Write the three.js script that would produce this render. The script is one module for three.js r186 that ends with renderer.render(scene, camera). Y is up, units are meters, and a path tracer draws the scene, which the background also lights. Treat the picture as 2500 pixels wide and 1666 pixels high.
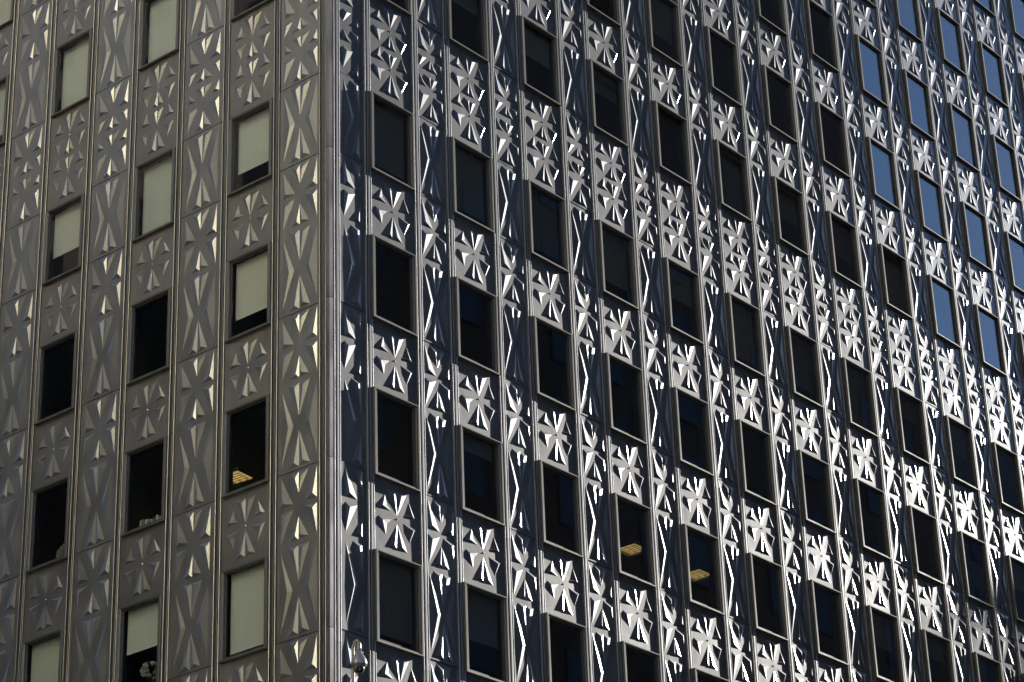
import * as THREE from 'three';
import { mergeGeometries } from 'three/addons/utils/BufferGeometryUtils.js';
import { RectAreaLightUniformsLib } from 'three/addons/lights/RectAreaLightUniformsLib.js';

// ---------------------------------------------------------------- camera, sky, sun, exposure
const scene = new THREE.Scene();
const camera = new THREE.PerspectiveCamera(15.7788, 1024 / 682, 0.5, 1500);
camera.matrixAutoUpdate = true;
camera.position.set(-33.5405, -27.191, 32.057);
{
  const f = new THREE.Vector3(0.699356, 0.434686, -0.567406), r = new THREE.Vector3(0.642277, -0.033824, 0.765726), u = new THREE.Vector3(-0.313659, 0.899947, 0.302844);
  camera.quaternion.setFromRotationMatrix(new THREE.Matrix4().makeBasis(r, u, f.clone().negate()));
}
const SUN = new THREE.Vector3(9.93, 3.95, 1.0).normalize();       // low sun raking along the right-hand front
function lin(a, b, t) { return a + (b - a) * t; }
{
  const W = 512, H = 256, data = new Float32Array(W * H * 4);
  const horizon = [0.22, 0.36, 0.64], mid = [0.12, 0.275, 0.62], zen = [0.014, 0.034, 0.085];
  for (let j = 0; j < H; j++) for (let i = 0; i < W; i++) {
    const el = ((j + 0.5) / H - 0.5) * Math.PI, az = ((i + 0.5) / W - 0.5) * 2 * Math.PI;
    const d = new THREE.Vector3(Math.cos(el) * Math.cos(az), Math.sin(el), Math.cos(el) * Math.sin(az));
    const e = Math.max(0, Math.sin(el)), c = [0, 0, 0], t1 = Math.min(1, e / 0.35), t2 = Math.max(0, (e - 0.35) / 0.65);
    const glow = Math.pow(Math.max(0, d.dot(SUN)), 24) * 0.3;
    for (let k = 0; k < 3; k++) {
      c[k] = e <= 0.35 ? lin(horizon[k], mid[k], Math.pow(t1, 0.7)) : lin(mid[k], zen[k], t2);
      c[k] += glow * [1.0, 0.9, 0.72][k];
      if (el < 0) c[k] = [0.10, 0.10, 0.10][k];
    }
    data.set([c[0], c[1], c[2], 1], (j * W + i) * 4);
  }
  const sky = new THREE.DataTexture(data, W, H, THREE.RGBAFormat, THREE.FloatType);
  sky.mapping = THREE.EquirectangularReflectionMapping; sky.magFilter = THREE.LinearFilter; sky.needsUpdate = true;
  scene.background = sky; scene.environment = sky; scene.environmentIntensity = 1; scene.backgroundIntensity = 1;
}
const sun = new THREE.DirectionalLight(new THREE.Color(1.0, 0.965, 0.92), 5.0);
sun.target.position.set(14, 2, 0); sun.position.copy(SUN).multiplyScalar(150).add(sun.target.position); sun.castShadow = true;
Object.assign(sun.shadow.camera, { left: -60, right: 60, top: 60, bottom: -60, near: 1, far: 400 }); sun.shadow.mapSize.set(4096, 4096);
scene.add(sun, sun.target);
const renderer = new THREE.WebGLRenderer({ antialias: true });
renderer.toneMapping = THREE.LinearToneMapping; renderer.toneMappingExposure = 1.25; renderer.shadowMap.enabled = true;
RectAreaLightUniformsLib.init();

// ---------------------------------------------------------------- helpers
let seed = 20177;
const rnd = () => { seed = (seed * 1664525 + 1013904223) >>> 0; return seed / 4294967296; };
const taken = {};
function numbered(n) { const k = taken[n] = (taken[n] ?? -1) + 1; return k ? `${n}_${String(k).padStart(3, '0')}` : n; }
function tag(o, label, category, group, kind) { if (label) o.userData.label = label; if (category) o.userData.category = category; if (group) o.userData.group = group; if (kind) o.userData.kind = kind; return o; }
function part(name, geo, mat, parent, at = [0, 0, 0], turn = 0) {
  const m = new THREE.Mesh(geo, mat); m.name = numbered(name); m.position.set(...at); m.rotation.y = turn; m.castShadow = m.receiveShadow = true; parent.add(m); return m;
}
// tiling value noise
function fbmGrid(N, base, oct, sx = 1, sy = 1, s0 = 1) {
  const out = new Float32Array(N * N); let amp = 1, tot = 0;
  for (let o = 0; o < oct; o++) {
    const px = Math.max(1, Math.round(base * sx * 2 ** o)), py = Math.max(1, Math.round(base * sy * 2 ** o)), g = new Float32Array(px * py);
    for (let i = 0; i < g.length; i++) g[i] = rnd();
    for (let j = 0; j < N; j++) { const y = j / N * py, y0 = Math.floor(y), fy = y - y0, wy = fy * fy * (3 - 2 * fy);
      for (let i = 0; i < N; i++) { const x = i / N * px, x0 = Math.floor(x), fx = x - x0, wx = fx * fx * (3 - 2 * fx), x1 = (x0 + 1) % px, y1 = (y0 + 1) % py;
        out[j * N + i] += amp * lin(lin(g[y0 * px + x0], g[y0 * px + x1], wx), lin(g[y1 * px + x0], g[y1 * px + x1], wx), wy); } }
    tot += amp; amp *= 0.5;
  }
  for (let i = 0; i < out.length; i++) out[i] /= tot;
  return out;
}
function tex(N, f, srgb) {
  const d = new Uint8Array(N * N * 4);
  for (let i = 0; i < N * N; i++) { const c = f(i); for (let k = 0; k < 3; k++) d[i * 4 + k] = Math.max(0, Math.min(255, c[k] * 255)); d[i * 4 + 3] = 255; }
  const t = new THREE.DataTexture(d, N, N, THREE.RGBAFormat); t.wrapS = t.wrapT = THREE.RepeatWrapping; t.magFilter = THREE.LinearFilter; t.minFilter = THREE.LinearMipmapLinearFilter; t.generateMipmaps = true;
  if (srgb) t.colorSpace = THREE.SRGBColorSpace; t.needsUpdate = true; return t;
}
const N = 512, nA = fbmGrid(N, 4, 5), nB = fbmGrid(N, 3, 4), nC = fbmGrid(N, 24, 3, 1, 0.15), nD = fbmGrid(N, 2, 3);
const steelBump = tex(N, i => { const v = 0.75 * nB[i] + 0.25 * nD[i]; return [v, v, v]; });
const steelRough = tex(N, i => { const v = 0.62 + 0.30 * nA[i] + 0.12 * nC[i]; return [v, v, v]; });
const steelTint = tex(N, i => { const v = 0.74 + 0.14 * nA[i] + 0.20 * nC[i]; return [v, v * 0.995, v * 0.985]; });
for (const t of [steelBump, steelRough, steelTint]) t.repeat.set(1 / 2.6, 1 / 2.6);
function steel(r, g, b, rough, metal, bump = 0.010, coat = 0) {
  const m = new THREE.MeshPhysicalMaterial({ clearcoat: coat, clearcoatRoughness: 0.2, roughness: rough, metalness: metal, map: steelTint, roughnessMap: steelRough, bumpMap: steelBump, bumpScale: bump });
  m.color.setRGB(r, g, b); return m;
}
const plain = (r, g, b, rough = 0.8, metal = 0) => { const m = new THREE.MeshStandardMaterial({ roughness: rough, metalness: metal }); m.color.setRGB(r, g, b); return m; };
const M = {
  // the raked front is duller and more weathered than the shaded one
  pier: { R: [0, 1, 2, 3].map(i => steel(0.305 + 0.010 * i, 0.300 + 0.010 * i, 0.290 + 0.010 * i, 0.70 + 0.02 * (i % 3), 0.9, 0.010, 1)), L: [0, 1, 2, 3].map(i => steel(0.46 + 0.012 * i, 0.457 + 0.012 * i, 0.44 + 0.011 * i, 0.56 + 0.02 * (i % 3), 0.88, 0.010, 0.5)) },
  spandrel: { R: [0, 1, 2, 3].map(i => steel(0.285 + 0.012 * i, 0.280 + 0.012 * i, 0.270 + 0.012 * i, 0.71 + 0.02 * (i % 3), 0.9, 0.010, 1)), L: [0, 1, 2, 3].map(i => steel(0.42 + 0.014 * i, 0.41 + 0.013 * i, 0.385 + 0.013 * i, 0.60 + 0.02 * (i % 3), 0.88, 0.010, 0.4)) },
  rib: { R: steel(0.40, 0.398, 0.39, 0.70, 0.9, 0.003, 0.5), L: steel(0.29, 0.287, 0.272, 0.54, 0.9, 0.003) },
  post: steel(0.64, 0.63, 0.62, 0.40, 0.9, 0.003),
  frame: { R: steel(0.28, 0.268, 0.24, 0.74, 0.75, 0.002), L: steel(0.34, 0.325, 0.29, 0.56, 0.75, 0.002) },
  sash: plain(0.10, 0.095, 0.085, 0.5, 0.4),
  inner: plain(0.04, 0.04, 0.04, 0.95), room: plain(0.20, 0.195, 0.175, 0.95), slab: plain(0.36, 0.35, 0.32, 0.95),
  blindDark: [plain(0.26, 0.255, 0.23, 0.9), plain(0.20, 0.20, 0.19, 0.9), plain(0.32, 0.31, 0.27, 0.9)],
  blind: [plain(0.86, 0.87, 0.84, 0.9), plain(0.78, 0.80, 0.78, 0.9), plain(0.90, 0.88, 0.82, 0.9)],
};
M.pane = new THREE.MeshPhysicalMaterial({ transmission: 1, thickness: 0, roughness: 0.02, ior: 2.33, metalness: 0 }); M.pane.color.setRGB(0.86, 0.88, 0.86);
M.paneShaded = M.pane.clone(); M.paneShaded.ior = 1.6; M.paneShaded.color.setRGB(0.86, 0.90, 0.86);

// ---------------------------------------------------------------- the tower: grid of its two fronts
const F = 3.66, EXTRA = 1.018, HW = 2.0, DP = 0.09;     // storey, taller gap above row 0, window height, panel depth behind the window frames
const rowY = r => -r * F + (r < 0 ? EXTRA : 0);
const JOINT = 0.042;
const R = { n: 13, u0: 1.305, w: 1.43, pitch: 2.7677, barL: -0.165, barLin: 0.04, barR: 1.465, barRout: 1.665, kind: 'R', top: u => 3.9 + 0.488 * u + 4.2, bot: u => -12.1 + 0.226 * u - 3.9 };
const L = { n: 5, u0: 1.855, w: 1.395, pitch: 3.175, barL: -0.19, barLin: 0.01, barR: 1.455, barRout: 1.655, kind: 'L', top: u => 3.8 + 0.454 * u + 4.2, bot: u => -12.1 + 0.234 * u - 3.9 };
const place = { R: (u, y, w) => [u, y, w], L: (u, y, w) => [-w, y, -u] };       // w: metres out of the window-frame plane
const turnOf = { R: 0, L: -Math.PI / 2 };
const rowsAt = (S, u) => { const a = []; for (let r = -7; r <= 5; r++) if (rowY(r) < S.top(u) && rowY(r) + F > S.bot(u)) a.push(r); return a; };

// pressed relief: a flat sheet with three- and four-sided pyramids standing on it
function sheet(x0, x1, y0, y1, pyramids, du = 0, dv = 0) {
  const p = [], uv = [];
  const tri = (a, b, c) => { for (const q of [a, b, c]) { p.push(...q); uv.push(q[0] + du, q[1] + dv); } };
  const e = 0.006, t = -0.02, A = [[x0, y0], [x1, y0], [x1, y1], [x0, y1]], B = [[x0 + e, y0 + e], [x1 - e, y0 + e], [x1 - e, y1 - e], [x0 + e, y1 - e]];
  tri([...B[0], 0], [...B[1], 0], [...B[2], 0]); tri([...B[0], 0], [...B[2], 0], [...B[3], 0]);
  for (let i = 0; i < 4; i++) { const j = (i + 1) % 4;                             // rolled edge and return
    tri([...A[i], -e], [...A[j], -e], [...B[j], 0]); tri([...A[i], -e], [...B[j], 0], [...B[i], 0]);
    tri([...A[i], t], [...A[j], t], [...A[j], -e]); tri([...A[i], t], [...A[j], -e], [...A[i], -e]); }
  for (const { base, apex } of pyramids) {
    let area = 0; base.forEach((q, i) => { const n = base[(i + 1) % base.length]; area += q[0] * n[1] - n[0] * q[1]; });
    const b = area > 0 ? base : base.slice().reverse();
    b.forEach((q, i) => { const n = b[(i + 1) % b.length]; tri([q[0], q[1], 0.0004], [n[0], n[1], 0.0004], apex); });
  }
  const g = new THREE.BufferGeometry(); g.setAttribute('position', new THREE.Float32BufferAttribute(p, 3)); g.setAttribute('uv', new THREE.Float32BufferAttribute(uv, 2)); g.computeVertexNormals(); return g;
}
const both = (list, cx = 0, cs = 1, ss = 0) => {     // mirrored pair of each half-pyramid; cs narrows the middle pieces, ss draws the side pieces in
  const out = [];
  for (const [side, base, apex] of list) for (const s of [1, -1]) {
    const f = ([x, y, h]) => { const X = side ? x - ss : x * cs; return h === undefined ? [cx + s * X, y] : [cx + s * X, y, h]; };
    out.push({ base: base.map(f), apex: f(apex) });
  }
  return out;
};
const hS = 0.034, hX = 0.028, hC = 0.030;
const xPart = v => [
  [0, [[0.31, v - 0.075], [0.004, v - 0.08], [0.004, v - 0.85]], [0.125, v - 0.165, hC]],
  [1, [[0.52, v - 0.135], [0.165, v - 1.02], [0.52, v - 1.89]], [0.298, v - 1.025, hX]],
  [0, [[0.31, v - 1.975], [0.004, v - 1.99], [0.004, v - 1.18]], [0.13, v - 1.89, hC]],
];
const starX = [
  [0, [[0.275, -0.055], [0.004, -0.06], [0.004, -0.53]], [0.085, -0.19, hC]],
  [1, [[0.52, -0.07], [0.52, -0.77], [0.155, -0.75]], [0.425, -0.665, hS]],
  [1, [[0.52, -0.885], [0.155, -0.86], [0.52, -1.55]], [0.42, -0.985, hS]],
  [0, [[0.28, -1.545], [0.004, -1.56], [0.004, -1.05]], [0.08, -1.475, hC]],
  ...xPart(-1.61),
];
const stars2 = [
  [0, [[0.265, -0.055], [0.004, -0.06], [0.004, -0.53]], [0.085, -0.19, hC]],
  [1, [[0.52, -0.08], [0.52, -0.73], [0.165, -0.722]], [0.425, -0.63, hS]],
  [1, [[0.515, -0.895], [0.255, -0.905], [0.515, -1.225]], [0.42, -0.965, hS * 0.9]],
  [0, [[0.28, -1.226], [0.004, -1.235], [0.004, -0.90]], [0.08, -1.165, hC * 0.9]],
  [0, [[0.285, -1.386], [0.004, -1.39], [0.004, -1.71]], [0.085, -1.455, hC * 0.9]],
  [1, [[0.515, -1.43], [0.515, -1.712], [0.26, -1.708]], [0.42, -1.65, hS * 0.9]],
  [1, [[0.52, -1.88], [0.18, -1.895], [0.52, -2.46]], [0.425, -1.99, hS]],
  [0, [[0.273, -2.545], [0.004, -2.56], [0.004, -2.06]], [0.085, -2.46, hC]],
];
const wings = c => [
  [0, [[0.36, c + 0.49], [0.58, c + 0.133], [0.19, c + 0.133], [0.33, c + 0.252]], [0.462, c + 0.185, 0.028]],
  [0, [[0.585, c - 0.066], [0.17, c - 0.046], [0.325, c - 0.195], [0.36, c - 0.44]], [0.475, c - 0.138, 0.028]],
];
const upTop = (c, big) => big ? [0, [[0.29, c + 0.62], [0.004, c + 0.632], [0.004, c + 0.08]], [0.115, c + 0.535, 0.03]] : [0, [[0.212, c + 0.44], [0.004, c + 0.436], [0.004, c + 0.036]], [0.077, c + 0.358, 0.026]];
const lowBot = (c, big) => big ? [0, [[0.30, c - 0.675], [0.004, c - 0.69], [0.004, c - 0.105]], [0.115, c - 0.605, 0.03]] : [0, [[0.195, c - 0.487], [0.004, c - 0.508], [0.004, c - 0.09]], [0.077, c - 0.428, 0.026]];
const pin = (cx, c) => ({ base: [[cx - 0.022, c - 0.02], [cx + 0.022, c - 0.02], [cx + 0.022, c + 0.02], [cx - 0.022, c + 0.02]], apex: [cx, c, 0.014] });
const rosette1 = [upTop(0, true), ...wings(0), lowBot(0, true)];
const rosette2 = [upTop(1.044, true), ...wings(1.044), lowBot(1.044, false), upTop(0, false), ...wings(0), lowBot(0, true)];

const tower = new THREE.Group(); tower.name = 'office_tower'; scene.add(tower);
tag(tower, 'metal-clad office tower corner with pressed star panels and recessed dark windows', 'building');

// vertical cover strip with three rounded ribs
const RIB = [[0, 0.036], [0.072, 0.146], [0.165, 0.2]];
function ribStrip(w, h, len) {
  const pr = [[0, -0.03]]; const k = w / 0.2;
  for (const [a, b] of RIB) { const A = a * k, B = b * k, d = (B - A);
    if (d > 0.05) pr.push([A, -0.03], [A, h - 0.005], [A + 0.005, h - 0.001], [A + d * 0.3, h], [B - d * 0.3, h], [B - 0.006, h - 0.0012], [B, h - 0.006], [B, -0.03]);
    else pr.push([A, -0.03], [A, h - 0.012], [A + d * 0.14, h - 0.005], [A + d * 0.36, h - 0.0008], [A + d * 0.62, h - 0.0006], [A + d * 0.86, h - 0.005], [B, h - 0.012], [B, -0.03]); }
  return sweepUp(pr, len);
}
function sweepUp(pr, len, cap = true) {      // a profile (x, z) carried up y, faces flat between its points
  const p = [], uv = [];
  for (let i = 0; i + 1 < pr.length; i++) { const [ax, az] = pr[i], [bx, bz] = pr[i + 1]; if (Math.hypot(ax - bx, az - bz) < 1e-6) continue;
    const q = [[ax, 0, az], [bx, 0, bz], [bx, len, bz], [ax, len, az]];
    for (const t of [0, 1, 2, 0, 2, 3]) { p.push(...q[t]); uv.push(q[t][0] + q[t][2], q[t][1]); } }
  const g = new THREE.BufferGeometry(); g.setAttribute('position', new THREE.Float32BufferAttribute(p, 3)); g.setAttribute('uv', new THREE.Float32BufferAttribute(uv, 2)); g.computeVertexNormals(); return g;
}
// mitred ring with a profile: rows of [inset share, depth], sides l r t b
function ring(W, H, l, r, t, b, pr) {
  const p = [], uv = [];
  const loop = ([k, z]) => [[l * k, b * k, z], [W - r * k, b * k, z], [W - r * k, H - t * k, z], [l * k, H - t * k, z]];
  for (let i = 0; i + 1 < pr.length; i++) { const A = loop(pr[i]), B = loop(pr[i + 1]);
    for (let s = 0; s < 4; s++) { const n = (s + 1) % 4, q = [A[s], A[n], B[n], B[s]]; for (const t2 of [0, 1, 2, 0, 2, 3]) { p.push(...q[t2]); uv.push(q[t2][0], q[t2][1]); } } }
  const g = new THREE.BufferGeometry(); g.setAttribute('position', new THREE.Float32BufferAttribute(p, 3)); g.setAttribute('uv', new THREE.Float32BufferAttribute(uv, 2)); g.computeVertexNormals(); return g;
}
const frameProfile = [[0, -0.16], [0, -0.008], [0.07, 0], [0.52, 0], [0.58, -0.012], [0.86, -0.012], [0.94, -0.02], [1, -0.03], [1, -0.13]];
const sashProfile = [[0, -0.10], [0, -0.066], [0.15, -0.060], [0.8, -0.060], [1, -0.070], [1, -0.10]];
const boxAt = (x0, x1, y0, y1, z0, z1) => new THREE.BoxGeometry(x1 - x0, y1 - y0, z1 - z0).translate((x0 + x1) / 2, (y0 + y1) / 2, (z0 + z1) / 2);

// cloth with slow vertical waves and a hem bar, hanging a touch askew
function blindGeo(W, share) {
  const y0 = HW - 0.05 - share * (HW - 0.12), y1 = HW - 0.03, g = new THREE.PlaneGeometry(W - 0.2, y1 - y0, 24, 6), p = g.attributes.position, a = rnd() * 6, k = (rnd() - 0.5) * 0.016;
  for (let i = 0; i < p.count; i++) { const x = p.getX(i), d = (y1 - y0) / 2 - p.getY(i); p.setZ(i, (0.004 * Math.sin(x * 9 + a) + 0.003 * Math.sin(x * 23 + a * 2)) * d); p.setY(i, p.getY(i) + k * x * d); }
  g.translate(W / 2, (y0 + y1) / 2, -0.24); g.computeVertexNormals();
  const hem = new THREE.CylinderGeometry(0.012, 0.012, W - 0.2, 8).rotateZ(Math.PI / 2 + k * (y1 - y0)).translate(W / 2, y0, -0.24);
  return mergeGeometries([g, hem]);
}
// roller blinds let down behind the panes: share of the window they cover, by front, column and row
const BL = { L: { '0,0': 0.72, '0,1': 0.73, '0,3': 0.92, '1,-1': 1, '1,0': 1, '1,3': 0.52, '2,-1': 1, '2,0': 0.63, '2,3': 0.9, '3,-2': 1, '3,-1': 0.78, '3,0': 0.8, '1,-2': 0.8, '0,2': 0, '1,1': 0, '1,2': 0, '2,1': 0, '2,2': 0, '0,-1': 0.25, '3,1': 0.5 },
  R: { '0,0': 0.87, '1,0': 0.86, '2,0': 0.84, '0,3': 0.88, '3,0': 0.75, '4,1': 0.7, '3,2': 0, '4,2': 0, '3,1': 0, '4,1': 0, '0,1': 0, '0,2': 0, '1,1': 0, '1,2': 0.2, '2,1': 0, '2,2': 0, '5,0': 0.85, '6,0': 0.8, '7,0': 0.9, '8,-1': 0.95, '7,-1': 0.6, '5,-1': 0.9, '9,0': 0.5 } };

for (const S of [R, L]) {
  const side = S.kind, turn = turnOf[side], sg = side === 'R' ? 1 : -1;
  const put = (name, geo, mat, parent, u, y, w) => part(name, geo, mat, parent, place[side](u, y, w), turn);
  const X = (a, b) => sg > 0 ? [a, b] : [-b, -a];                   // a stretch of u in the front's own x
  // geometry shared by alike pieces, three variants each
  const pierW = S.pitch - S.barRout + S.barL, g = 0.006, spW = S.barR - S.barLin;
  const cs = side === 'R' ? 0.9 : 1, ss = side === 'R' ? 0.105 : 0;
  const V = [0, 1, 2];
  const pierN = V.map(i => sheet(-pierW / 2 + g, pierW / 2 - g, -F + g, -g, both(starX, 0, cs, ss), i * 0.83, i * 1.7));
  const pierS = V.map(i => sheet(-pierW / 2 + g, pierW / 2 - g, -(F + EXTRA - 2.06) + g, -g, both(stars2, 0, cs, ss), i * 0.83, i * 1.7));
  const pierX = V.map(i => sheet(-pierW / 2 + g, pierW / 2 - g, -2.06 + g, -g, both(xPart(0), 0, cs, ss), i * 0.83, i * 1.7));
  const spN = V.map(i => sheet(-spW / 2 + g, spW / 2 - g, HW - F + 0.79 - 0.03, 0.79 + 0.03, [...both(rosette1), pin(0, 0)], i * 0.83, i * 1.7));
  const spD = V.map(i => sheet(-spW / 2 + g, spW / 2 - g, -0.90 - 0.03, 0.79 + 1.044 + 0.03, [...both(rosette2), pin(0, 0), pin(0, 1.044)], i * 0.83, i * 1.7));
  const strip = ribStrip(0.2, 0.035, F - 0.007), stripD = ribStrip(0.2, 0.035, F + EXTRA - 0.007);
  const frameG = ring(S.w, HW, 0.10, 0.10, 0.055, 0.06, frameProfile);
  const sashG = ring(S.w - 0.19, HW - 0.105, 0.045, 0.045, 0.045, 0.05, sashProfile);
  const paneG = new THREE.PlaneGeometry(S.w - 0.26, HW - 0.17);
  const back = [];
  const pierCols = [];
  for (let k = 0; k <= S.n; k++) {
    const a = S.u0 + (k - 1) * S.pitch + S.barRout, b = S.u0 + k * S.pitch + S.barL;
    pierCols.push(k === 0 ? (side === 'R' ? [0.335, b] : [0.437, b]) : [a, b]);
  }
  const slack = m => { m.rotation.x += (rnd() - 0.5) * 0.007; m.rotateY((rnd() - 0.5) * 0.007); return m; };     // sheets never hang quite flat
  // piers
  for (let k = 0; k <= S.n; k++) {
    const [a, b] = pierCols[k], c = k === 0 ? (side === 'R' ? 1.003 : 1.036) : (a + b) / 2 + (side === 'R' ? 0.008 : 0.0);
    for (const r of rowsAt(S, a)) {
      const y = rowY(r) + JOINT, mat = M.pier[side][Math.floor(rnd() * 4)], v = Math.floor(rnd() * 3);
      let gs;
      if (k === 0) {                                                 // the corner piers have a width of their own
        const [x0, x1] = X(a - c + g, b - c - g);
        const clip = list => side === 'L' ? both(list) : both(list).filter(q => Math.max(...q.base.map(e => e[0])) <= x1 + 0.001);
        gs = r === 0 ? [[sheet(x0, x1, -2.06 + g, -g, clip(xPart(0))), y + 2.06], [sheet(x0, x1, -(F + EXTRA - 2.06) + g, -g, clip(stars2)), y + F + EXTRA]] : [[sheet(x0, x1, -F + g, -g, clip(starX), v * 0.8, v), y + F]];
      } else gs = r === 0 ? [[pierX[v], y + 2.06], [pierS[v], y + F + EXTRA]] : [[pierN[v], y + F]];
      for (const [geo, yy] of gs) slack(put('pier_panel', geo, mat, tower, c, yy, -DP));
    }
    back.push([a - 0.2, b + 0.2, -28, 27]);
  }
  // window columns
  for (let k = 0; k < S.n; k++) {
    const u = S.u0 + k * S.pitch, rows = rowsAt(S, u);
    for (const [a, b] of [[S.barL, S.barLin], [S.barR, S.barRout]]) for (const r of rows)
      put('cover_strip', r === 0 ? stripD : strip, M.rib[side], tower, u + (sg > 0 ? a : b), rowY(r) + JOINT - 0.30, -DP);
    const c = u + (S.barLin + S.barR) / 2;
    for (const r of rows) {
      const y = rowY(r);
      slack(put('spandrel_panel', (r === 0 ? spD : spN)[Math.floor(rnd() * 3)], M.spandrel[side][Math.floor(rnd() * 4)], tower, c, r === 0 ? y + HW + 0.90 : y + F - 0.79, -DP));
      back.push([u - 0.05, u + S.w + 0.05, y + HW - 0.03, rowY(r - 1) + 0.03]);
      const win = put('window', frameG, M.frame[side], tower, u + (sg > 0 ? 0 : S.w), y, 0);
      part('sash', sashG, M.sash, win, [0.095, 0.057, 0]);
      { const pn = part('pane', paneG, side === 'R' ? M.pane : M.paneShaded, win, [S.w / 2, HW / 2, -0.085]); pn.rotation.set((rnd() - 0.5) * 0.008, (rnd() - 0.5) * 0.008, 0); if (side === 'R') { const p2 = part('pane', paneG, M.pane, win, [S.w / 2, HW / 2, -0.099]); p2.rotation.copy(pn.rotation); } }   // the raked front is double glazed
      const share = BL[side][`${k},${r}`] ?? (rnd() < 0.3 ? 0.25 + 0.6 * rnd() : 0);
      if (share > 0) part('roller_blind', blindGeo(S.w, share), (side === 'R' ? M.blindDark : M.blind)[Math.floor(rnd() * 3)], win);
    }
    back.push([u - 0.05, u + S.w + 0.05, -28, rowY(rows[rows.length - 1])], [u - 0.05, u + S.w + 0.05, rowY(rows[0] - 1), 27]);
  }
  // corner strip beside the post
  const cu = side === 'R' ? [0.13, 0.33] : [0.235, 0.435];
  for (const r of [-2, -1, 0, 1, 2, 3, 4]) put('cover_strip', r === 0 ? stripD : strip, M.rib[side], tower, sg > 0 ? cu[0] : cu[1], rowY(r) + JOINT - 0.30, -DP);
  back.push([0.125, pierCols[0][0] + 0.2, -28, 27]);
  put('inner_wall', mergeGeometries(back.map(([a, b, y0, y1]) => { const [x0, x1] = X(a, b); return boxAt(x0, x1, y0, y1, -0.40, -DP - 0.022); })), M.inner, tower, 0, 0, 0);
}
// square corner post
{
  const x = -0.035, z = -0.03, e = 0.006;
  const pr = [[x + 0.12, -0.36], [x + 0.02, -0.36], [x, z - 0.105], [x, z - 0.098], [x, z - e], [x + e * 0.4, z - e * 0.4], [x + e, z], [x + 0.1, z], [x + 0.108, z - 0.01], [x + 0.108, z - 0.2]];
  const p2 = [[x + 0.2, z - 0.108], [x + 0.01, z - 0.108], [x, z - 0.1], [x, z - e], [x + e, z], [x + 0.1, z], [x + 0.108, z - 0.01], [x + 0.108, z - 0.2]];
  for (const r of [-2, -1, 0, 1, 2, 3, 4]) part('corner_post', sweepUp(p2, (r === 0 ? F + EXTRA : F) - 0.014), M.post, tower, [0, rowY(r) + 0.0, 0]);
}
// storeys inside
{
  for (let r = -7; r <= 6; r++) part('floor_slab', boxAt(0.42, 44, rowY(r) + 2.5, rowY(r) + 2.95, -28, -0.42), M.slab, tower);
  part('core_wall', boxAt(6.5, 44, -28, 27, -70, -6.5), M.room, tower);
  part('roof', boxAt(-0.05, 44.1, 27, 27.6, -70.1, 0.05), M.slab, tower);
  part('party_wall', boxAt(38.4, 44.05, -28, 27, -6.4, -0.06), M.room, tower);
  part('party_wall', boxAt(0.06, 6.4, -28, 27, -70.05, -17.3), M.room, tower);
}

// ---------------------------------------------------------------- lit ceiling lamps inside
M.lampMetal = plain(0.5, 0.48, 0.42, 0.4, 0.3);
M.lampGlow = new THREE.MeshStandardMaterial({ roughness: 0.6 }); M.lampGlow.color.setRGB(0.8, 0.7, 0.5); M.lampGlow.emissive.setRGB(1.0, 0.66, 0.22); M.lampGlow.emissiveIntensity = 0.38;
function ceilingLamp(x, y, z, turn, label) {
  const t = new THREE.Group(); t.name = numbered('ceiling_lamp'); t.position.set(x, y, z); t.rotation.y = turn; scene.add(t); tag(t, label, 'ceiling lamp');
  part('housing', mergeGeometries([boxAt(-0.31, 0.31, -0.02, 0, -0.31, 0.31), boxAt(-0.31, -0.29, -0.10, -0.021, -0.31, 0.31), boxAt(0.29, 0.31, -0.10, -0.021, -0.31, 0.31), boxAt(-0.289, 0.289, -0.10, -0.021, -0.31, -0.29), boxAt(-0.289, 0.289, -0.10, -0.021, 0.29, 0.31)]), M.lampMetal, t);
  for (const i of [-1, 0, 1]) part('lit_tube', new THREE.CylinderGeometry(0.045, 0.045, 0.56, 12).rotateZ(Math.PI / 2).translate(0, -0.07, i * 0.19), M.lampGlow, t);
  for (const i of [-2, -1, 0, 1, 2]) part('louvre', boxAt(i * 0.11 - 0.004, i * 0.11 + 0.004, -0.135, -0.118, -0.285, 0.285), M.lampMetal, t);
  const l = new THREE.RectAreaLight(new THREE.Color(1, 0.72, 0.35), 1.6, 0.56, 0.56); l.position.set(0, -0.15, 0); l.rotation.x = -Math.PI / 2; t.add(l);
}
ceilingLamp(3.42, -4.82, -6.35, 0.1, 'lit yellow louvred lamp seen through a dark pane of the shaded front');
ceilingLamp(13.72, -4.82, -2.62, 0.0, 'lit yellow louvred lamp behind the fourth window column from the corner, sunlit front');
ceilingLamp(16.40, -4.82, -2.55, 0.0, 'lit yellow louvred lamp behind the fifth window column from the corner, sunlit front');

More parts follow.
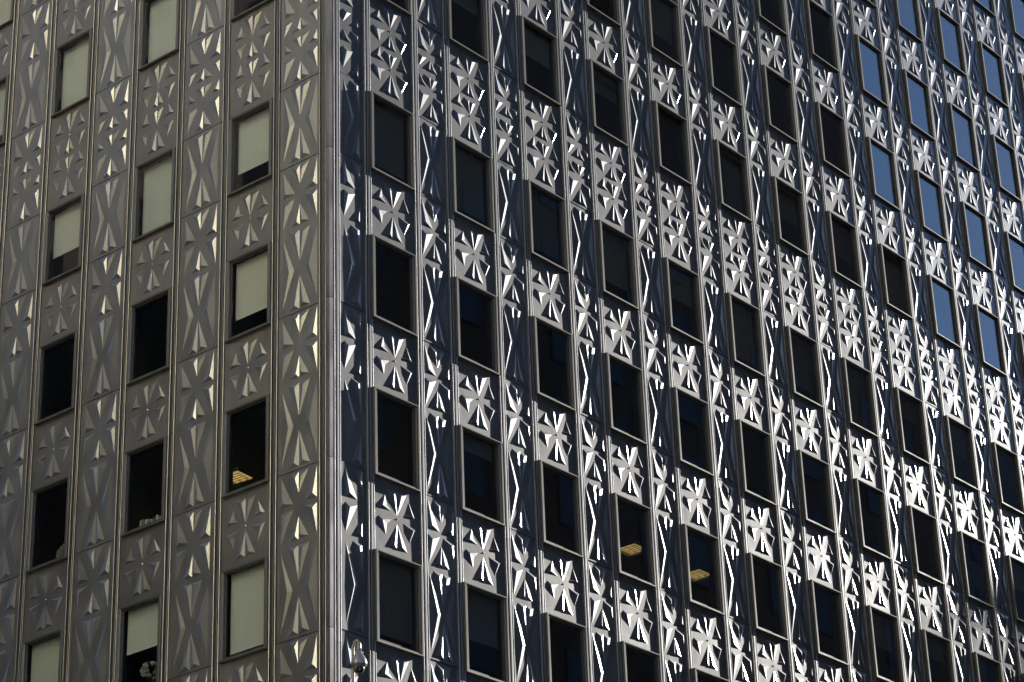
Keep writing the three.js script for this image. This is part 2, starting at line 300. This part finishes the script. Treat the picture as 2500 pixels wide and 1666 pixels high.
// ---------------------------------------------------------------- things on the inner sills of the shaded front
{
  const leaf = plain(0.05, 0.09, 0.03, 0.7), white = plain(0.75, 0.74, 0.66, 0.7), pot = plain(0.25, 0.22, 0.2, 0.6);
  const t = new THREE.Group(); t.name = 'potted_flower'; t.position.set(0.42, -11.12, -5.74); scene.add(t); tag(t, 'potted plant with a round head of cream flowers behind a half blinded window', 'plant');
  part('pot', new THREE.LatheGeometry([[0, 0], [0.09, 0], [0.12, 0.2], [0.125, 0.22], [0.105, 0.22], [0.1, 0.19], [0, 0.19]].map(q => new THREE.Vector2(...q)), 20), pot, t);
  for (let i = 0; i < 7; i++) { const a = i * 0.9; const c = new THREE.QuadraticBezierCurve3(new THREE.Vector3(0, 0.18, 0), new THREE.Vector3(0.03 * Math.cos(a), 0.4, 0.03 * Math.sin(a)), new THREE.Vector3(0.12 * Math.cos(a), 0.55 + 0.03 * (i % 3), 0.12 * Math.sin(a))); part('stem', new THREE.TubeGeometry(c, 8, 0.006, 5), leaf, t); }
  const petals = [];
  for (let i = 0; i < 46; i++) { const a = rnd() * 6.28, e = Math.asin(rnd() * 1.7 - 0.7), q = new THREE.Vector3(Math.cos(e) * Math.cos(a), Math.sin(e), Math.cos(e) * Math.sin(a)).multiplyScalar(0.19);
    for (let j = 0; j < 5; j++) { const s = new THREE.SphereGeometry(0.028, 7, 5); s.scale(1, 0.35, 0.7); s.translate(0.028, 0, 0); s.rotateY(j * 1.257); s.rotateX((rnd() - 0.5) * 1.6); s.rotateZ((rnd() - 0.5) * 1.6); s.translate(q.x, q.y + 0.66, q.z); petals.push(s); } }
  part('flower_head', mergeGeometries(petals), white, t);
  const leaves = []; for (let i = 0; i < 8; i++) { const s = new THREE.SphereGeometry(0.12, 8, 5); s.scale(1, 0.08, 0.4); s.translate(0.13, 0, 0); s.rotateZ(0.5); s.rotateY(i * 0.8); s.translate(0, 0.24, 0); leaves.push(s); }
  part('leaves', mergeGeometries(leaves), leaf, t);
  const paper = [plain(0.6, 0.6, 0.58), plain(0.42, 0.42, 0.44), plain(0.7, 0.68, 0.6), plain(0.3, 0.3, 0.33)];
  [0, 1, 2, 3, 4, 5, 6, 7, 8].forEach(i => { const h = 0.22 + 0.12 * rnd(), w = 0.05 + 0.03 * rnd();
    const b = part('book', mergeGeometries([boxAt(-0.1, 0.1, 0, h, -w / 2, -w / 2 + 0.004), boxAt(-0.1, 0.1, 0, h, w / 2 - 0.004, w / 2), boxAt(-0.104, -0.1, 0, h, -w / 2, w / 2), boxAt(-0.098, 0.095, 0.005, h - 0.006, -w / 2 + 0.004, w / 2 - 0.004)]), paper[i % 4], scene, [0.45, -7.24, -5.45 - i * 0.088]);
    tag(b, 'upright pale folder in the row on the dark window sill, shaded front', 'book', 'pale folders standing in a row on the sill'); });
  // blanket heaped on the sill
  const g = new THREE.PlaneGeometry(0.75, 0.55, 60, 20), p = g.attributes.position;
  for (let i = 0; i < p.count; i++) { const x = p.getX(i), y = p.getY(i); p.setXYZ(i, x, y * (0.75 + 0.25 * Math.cos(x * 4)) - 0.55 * x * x, 0.025 * Math.sin(x * 70 + y * 6) + 0.05 * Math.cos(y * 5)); }
  g.computeVertexNormals();
  const bl = part('blanket', mergeGeometries([g, g.clone().translate(0, 0, -0.012)]), plain(0.22, 0.22, 0.22, 0.95), scene, [0.5, -6.92, -8.72], -Math.PI / 2); tag(bl, 'folded grey ribbed blanket heaped on the sill behind the unlit window', 'blanket');
  const bx = part('tissue_box', mergeGeometries([boxAt(-0.06, 0.06, 0, 0.1, -0.11, 0.11), new THREE.ConeGeometry(0.05, 0.09, 7).translate(0, 0.146, 0)]), white, scene, [0.35, -10.92, -2.3]); tag(bx, 'white tissue box on the sill at the foot of a long blind', 'tissue box');
}

// ---------------------------------------------------------------- domed security camera on its pole
{
  const t = new THREE.Group(); t.name = 'security_camera'; t.position.set(0.17, -11.9, 0.55); scene.add(t); tag(t, 'grey domed security camera on a pole in front of the corner pier', 'security camera');
  const grey = plain(0.42, 0.42, 0.44, 0.35, 0.1), dark = plain(0.012, 0.012, 0.014, 0.12), mid = plain(0.22, 0.2, 0.19, 0.4), tan = plain(0.42, 0.38, 0.32, 0.5, 0.3);
  const lathe = a => new THREE.LatheGeometry(a.map(q => new THREE.Vector2(...q)), 40);
  part('hood', lathe([[0, 0.30], [0.06, 0.30], [0.075, 0.24], [0.11, 0.20], [0.145, 0.14], [0.162, 0.07], [0.162, 0.02], [0.15, 0.018], [0.148, 0.06], [0, 0.06]]), grey, t);
  part('neck', lathe([[0, 0.49], [0.036, 0.485], [0.042, 0.46], [0.05, 0.38], [0.052, 0.30], [0, 0.30]]), grey, t);
  part('collar', lathe([[0.10, 0.035], [0.142, 0.03], [0.142, -0.005], [0.118, -0.03], [0.10, -0.03]]), mid, t);
  const ball = part('eyeball', new THREE.SphereGeometry(0.112, 36, 24).translate(0, -0.045, 0), mid, t);
  const aim = new THREE.Vector3(-0.55, -0.45, 0.65).normalize(), q = new THREE.Quaternion().setFromUnitVectors(new THREE.Vector3(0, 1, 0), aim);
  const lens = part('lens', new THREE.LatheGeometry([[0, 0.092], [0.026, 0.1], [0.030, 0.116], [0.036, 0.116], [0.04, 0.10]].map(v => new THREE.Vector2(...v)), 24).applyQuaternion(q).translate(0, -0.045, 0), dark, ball);
  part('face_plate', new THREE.LatheGeometry([[0.041, 0.108], [0.07, 0.1], [0.075, 0.09]].map(v => new THREE.Vector2(...v)), 30).applyQuaternion(q).translate(0, -0.045, 0), dark, ball);
  const c = new THREE.CatmullRomCurve3([[-0.03, -1.9, -0.62], [-0.03, -1.8, -0.3], [-0.03, -1.62, -0.135], [-0.03, -0.9, -0.13], [-0.03, 0.2, -0.13], [-0.03, 0.44, -0.12], [-0.02, 0.53, -0.06], [0, 0.5, 0]].map(v => new THREE.Vector3(...v)));
  part('pole', new THREE.TubeGeometry(c, 60, 0.033, 14), tan, t);
  part('wall_plate', boxAt(-0.14, 0.08, -2.05, -1.75, -0.64, -0.62), tan, t);
  const cable = new THREE.CatmullRomCurve3([[0.03, 0.5, 0.02], [0.1, 0.46, 0.03], [0.11, 0.38, 0.02], [0.08, 0.31, 0.03]].map(v => new THREE.Vector3(...v)));
  part('cable', new THREE.TubeGeometry(cable, 20, 0.008, 6), dark, t);
}

// ---------------------------------------------------------------- street and the neighbours that light, shade and mirror in the tower
const GY = -28.8;
{
  tag(part('ground', new THREE.PlaneGeometry(2400, 2400).rotateX(-Math.PI / 2), plain(0.055, 0.055, 0.057, 0.9), scene, [0, GY, 0]), null, null, null, 'structure');
  const pv = (x0, x1, z0, z1) => tag(part('pavement', boxAt(x0, x1, GY + 0.004, GY + 0.15, z0, z1), plain(0.30, 0.29, 0.27, 0.9), scene), null, null, null, 'structure');
  pv(-4, 48, -32, 4); pv(-70, -24, -60, 6); pv(0, 160, 23, 60); pv(-120, -36, 25, 90);
}
M.mirrorGlass = plain(0.97, 0.89, 0.64, 0.42, 1);
function neighbour(name, label, x0, x1, z0, z1, top, color, front, tiers = [], pane = null) {
  const t = new THREE.Group(); t.name = numbered(name); t.position.set((x0 + x1) / 2, GY + 0.15, (z0 + z1) / 2); scene.add(t); tag(t, label, 'building');
  const wall = new THREE.MeshPhysicalMaterial({ roughness: 0.95, specularIntensity: 0.1 }); wall.color.setRGB(...color);
  const glass = pane ?? plain(0.012, 0.012, 0.013, 0.5), W = x1 - x0, D = z1 - z0, H = top - GY - 0.15;
  part('wall', boxAt(-W / 2, W / 2, 0, H, -D / 2, D / 2), wall, t);
  part('cornice', mergeGeometries([boxAt(-W / 2 - 0.3, W / 2 + 0.3, H, H + 0.7, -D / 2 - 0.3, D / 2 + 0.3)]), wall, t);
  for (const [a, b, c, d, h] of tiers) part('setback', boxAt(a - (x0 + x1) / 2, b - (x0 + x1) / 2, H + 0.7, h - GY, c - (z0 + z1) / 2, d - (z0 + z1) / 2), wall, t);
  const wg = new THREE.BoxGeometry(pane ? 2.7 : 1.5, pane ? 3.4 : 2.1, 0.16), len = front === 'x' ? D : W, n = Math.floor((len - (pane ? 0 : 2)) / (pane ? 2.8 : 2.9)), fl = Math.floor((H - 5) / 3.7), from = Math.max(1, fl - 18);
  for (let i = 0; i < n; i++) for (let j = from; j < fl; j++) {
    const m = pane ? 0 : 1, s = -len / 2 + m + (i + 0.5) * (len - 2 * m) / n, y = 5 + j * 3.7;
    if (front === '-z') part('window', wg, glass, t, [s, y, -D / 2 - 0.0]); else part('window', wg, glass, t, [W / 2, y, s], Math.PI / 2);
  }
  return t;
}
neighbour('brick_building', 'tall brown brick block mirrored dark in the panes of the sunlit front', 4, 68.3, 24, 50, 31.5, [0.12, 0.092, 0.07], '-z', [[4.3, 37, 25, 49, 85], [49, 66.5, 25, 49, 80], [66.5, 67.6, 25.5, 44, 37], [40, 44, 27, 32, 35]]);
neighbour('stone_building', 'lower grey stone block down the street mirrored in the farthest panes', 70, 150, 24, 46, 24.2, [0.14, 0.135, 0.13], '-z');
neighbour('limestone_tower', 'sunlit pale limestone tower across the crossing, facing the shaded front', -72, -44, 30, 78, 60, [0.46, 0.41, 0.33], 'x');
neighbour('low_block', 'low beige block across the side street facing the shaded front', -60, -25, -7, -3.8, -11, [0.30, 0.27, 0.23], 'x');
neighbour('glazed_building', 'narrow building with a sunlit glazed front across the side street', -60, -25, -3.5, 5, 17, [0.42, 0.39, 0.32], 'x', [], M.mirrorGlass);
neighbour('terrace_block', 'mid-height brown block across the side street facing the shaded front', -60, -25, -22.5, -7.4, 8, [0.16, 0.14, 0.12], 'x');
neighbour('office_block', 'tall dark office block down the side street facing the shaded front', -60, -25, -110, -23, 50, [0.15, 0.14, 0.12], 'x');
neighbour('terracotta_building', 'reddish block at the end of the street shading the lowest panels', 128, 150, -22, 10.14, 36.2, [0.26, 0.19, 0.15], 'x');
neighbour('glass_tower', 'distant tower of bright mirror glass throwing sunlight back on the shaded front', -104, -74, -24, 24, 84, [0.30, 0.29, 0.27], 'x', [], M.mirrorGlass);

renderer.render(scene, camera);
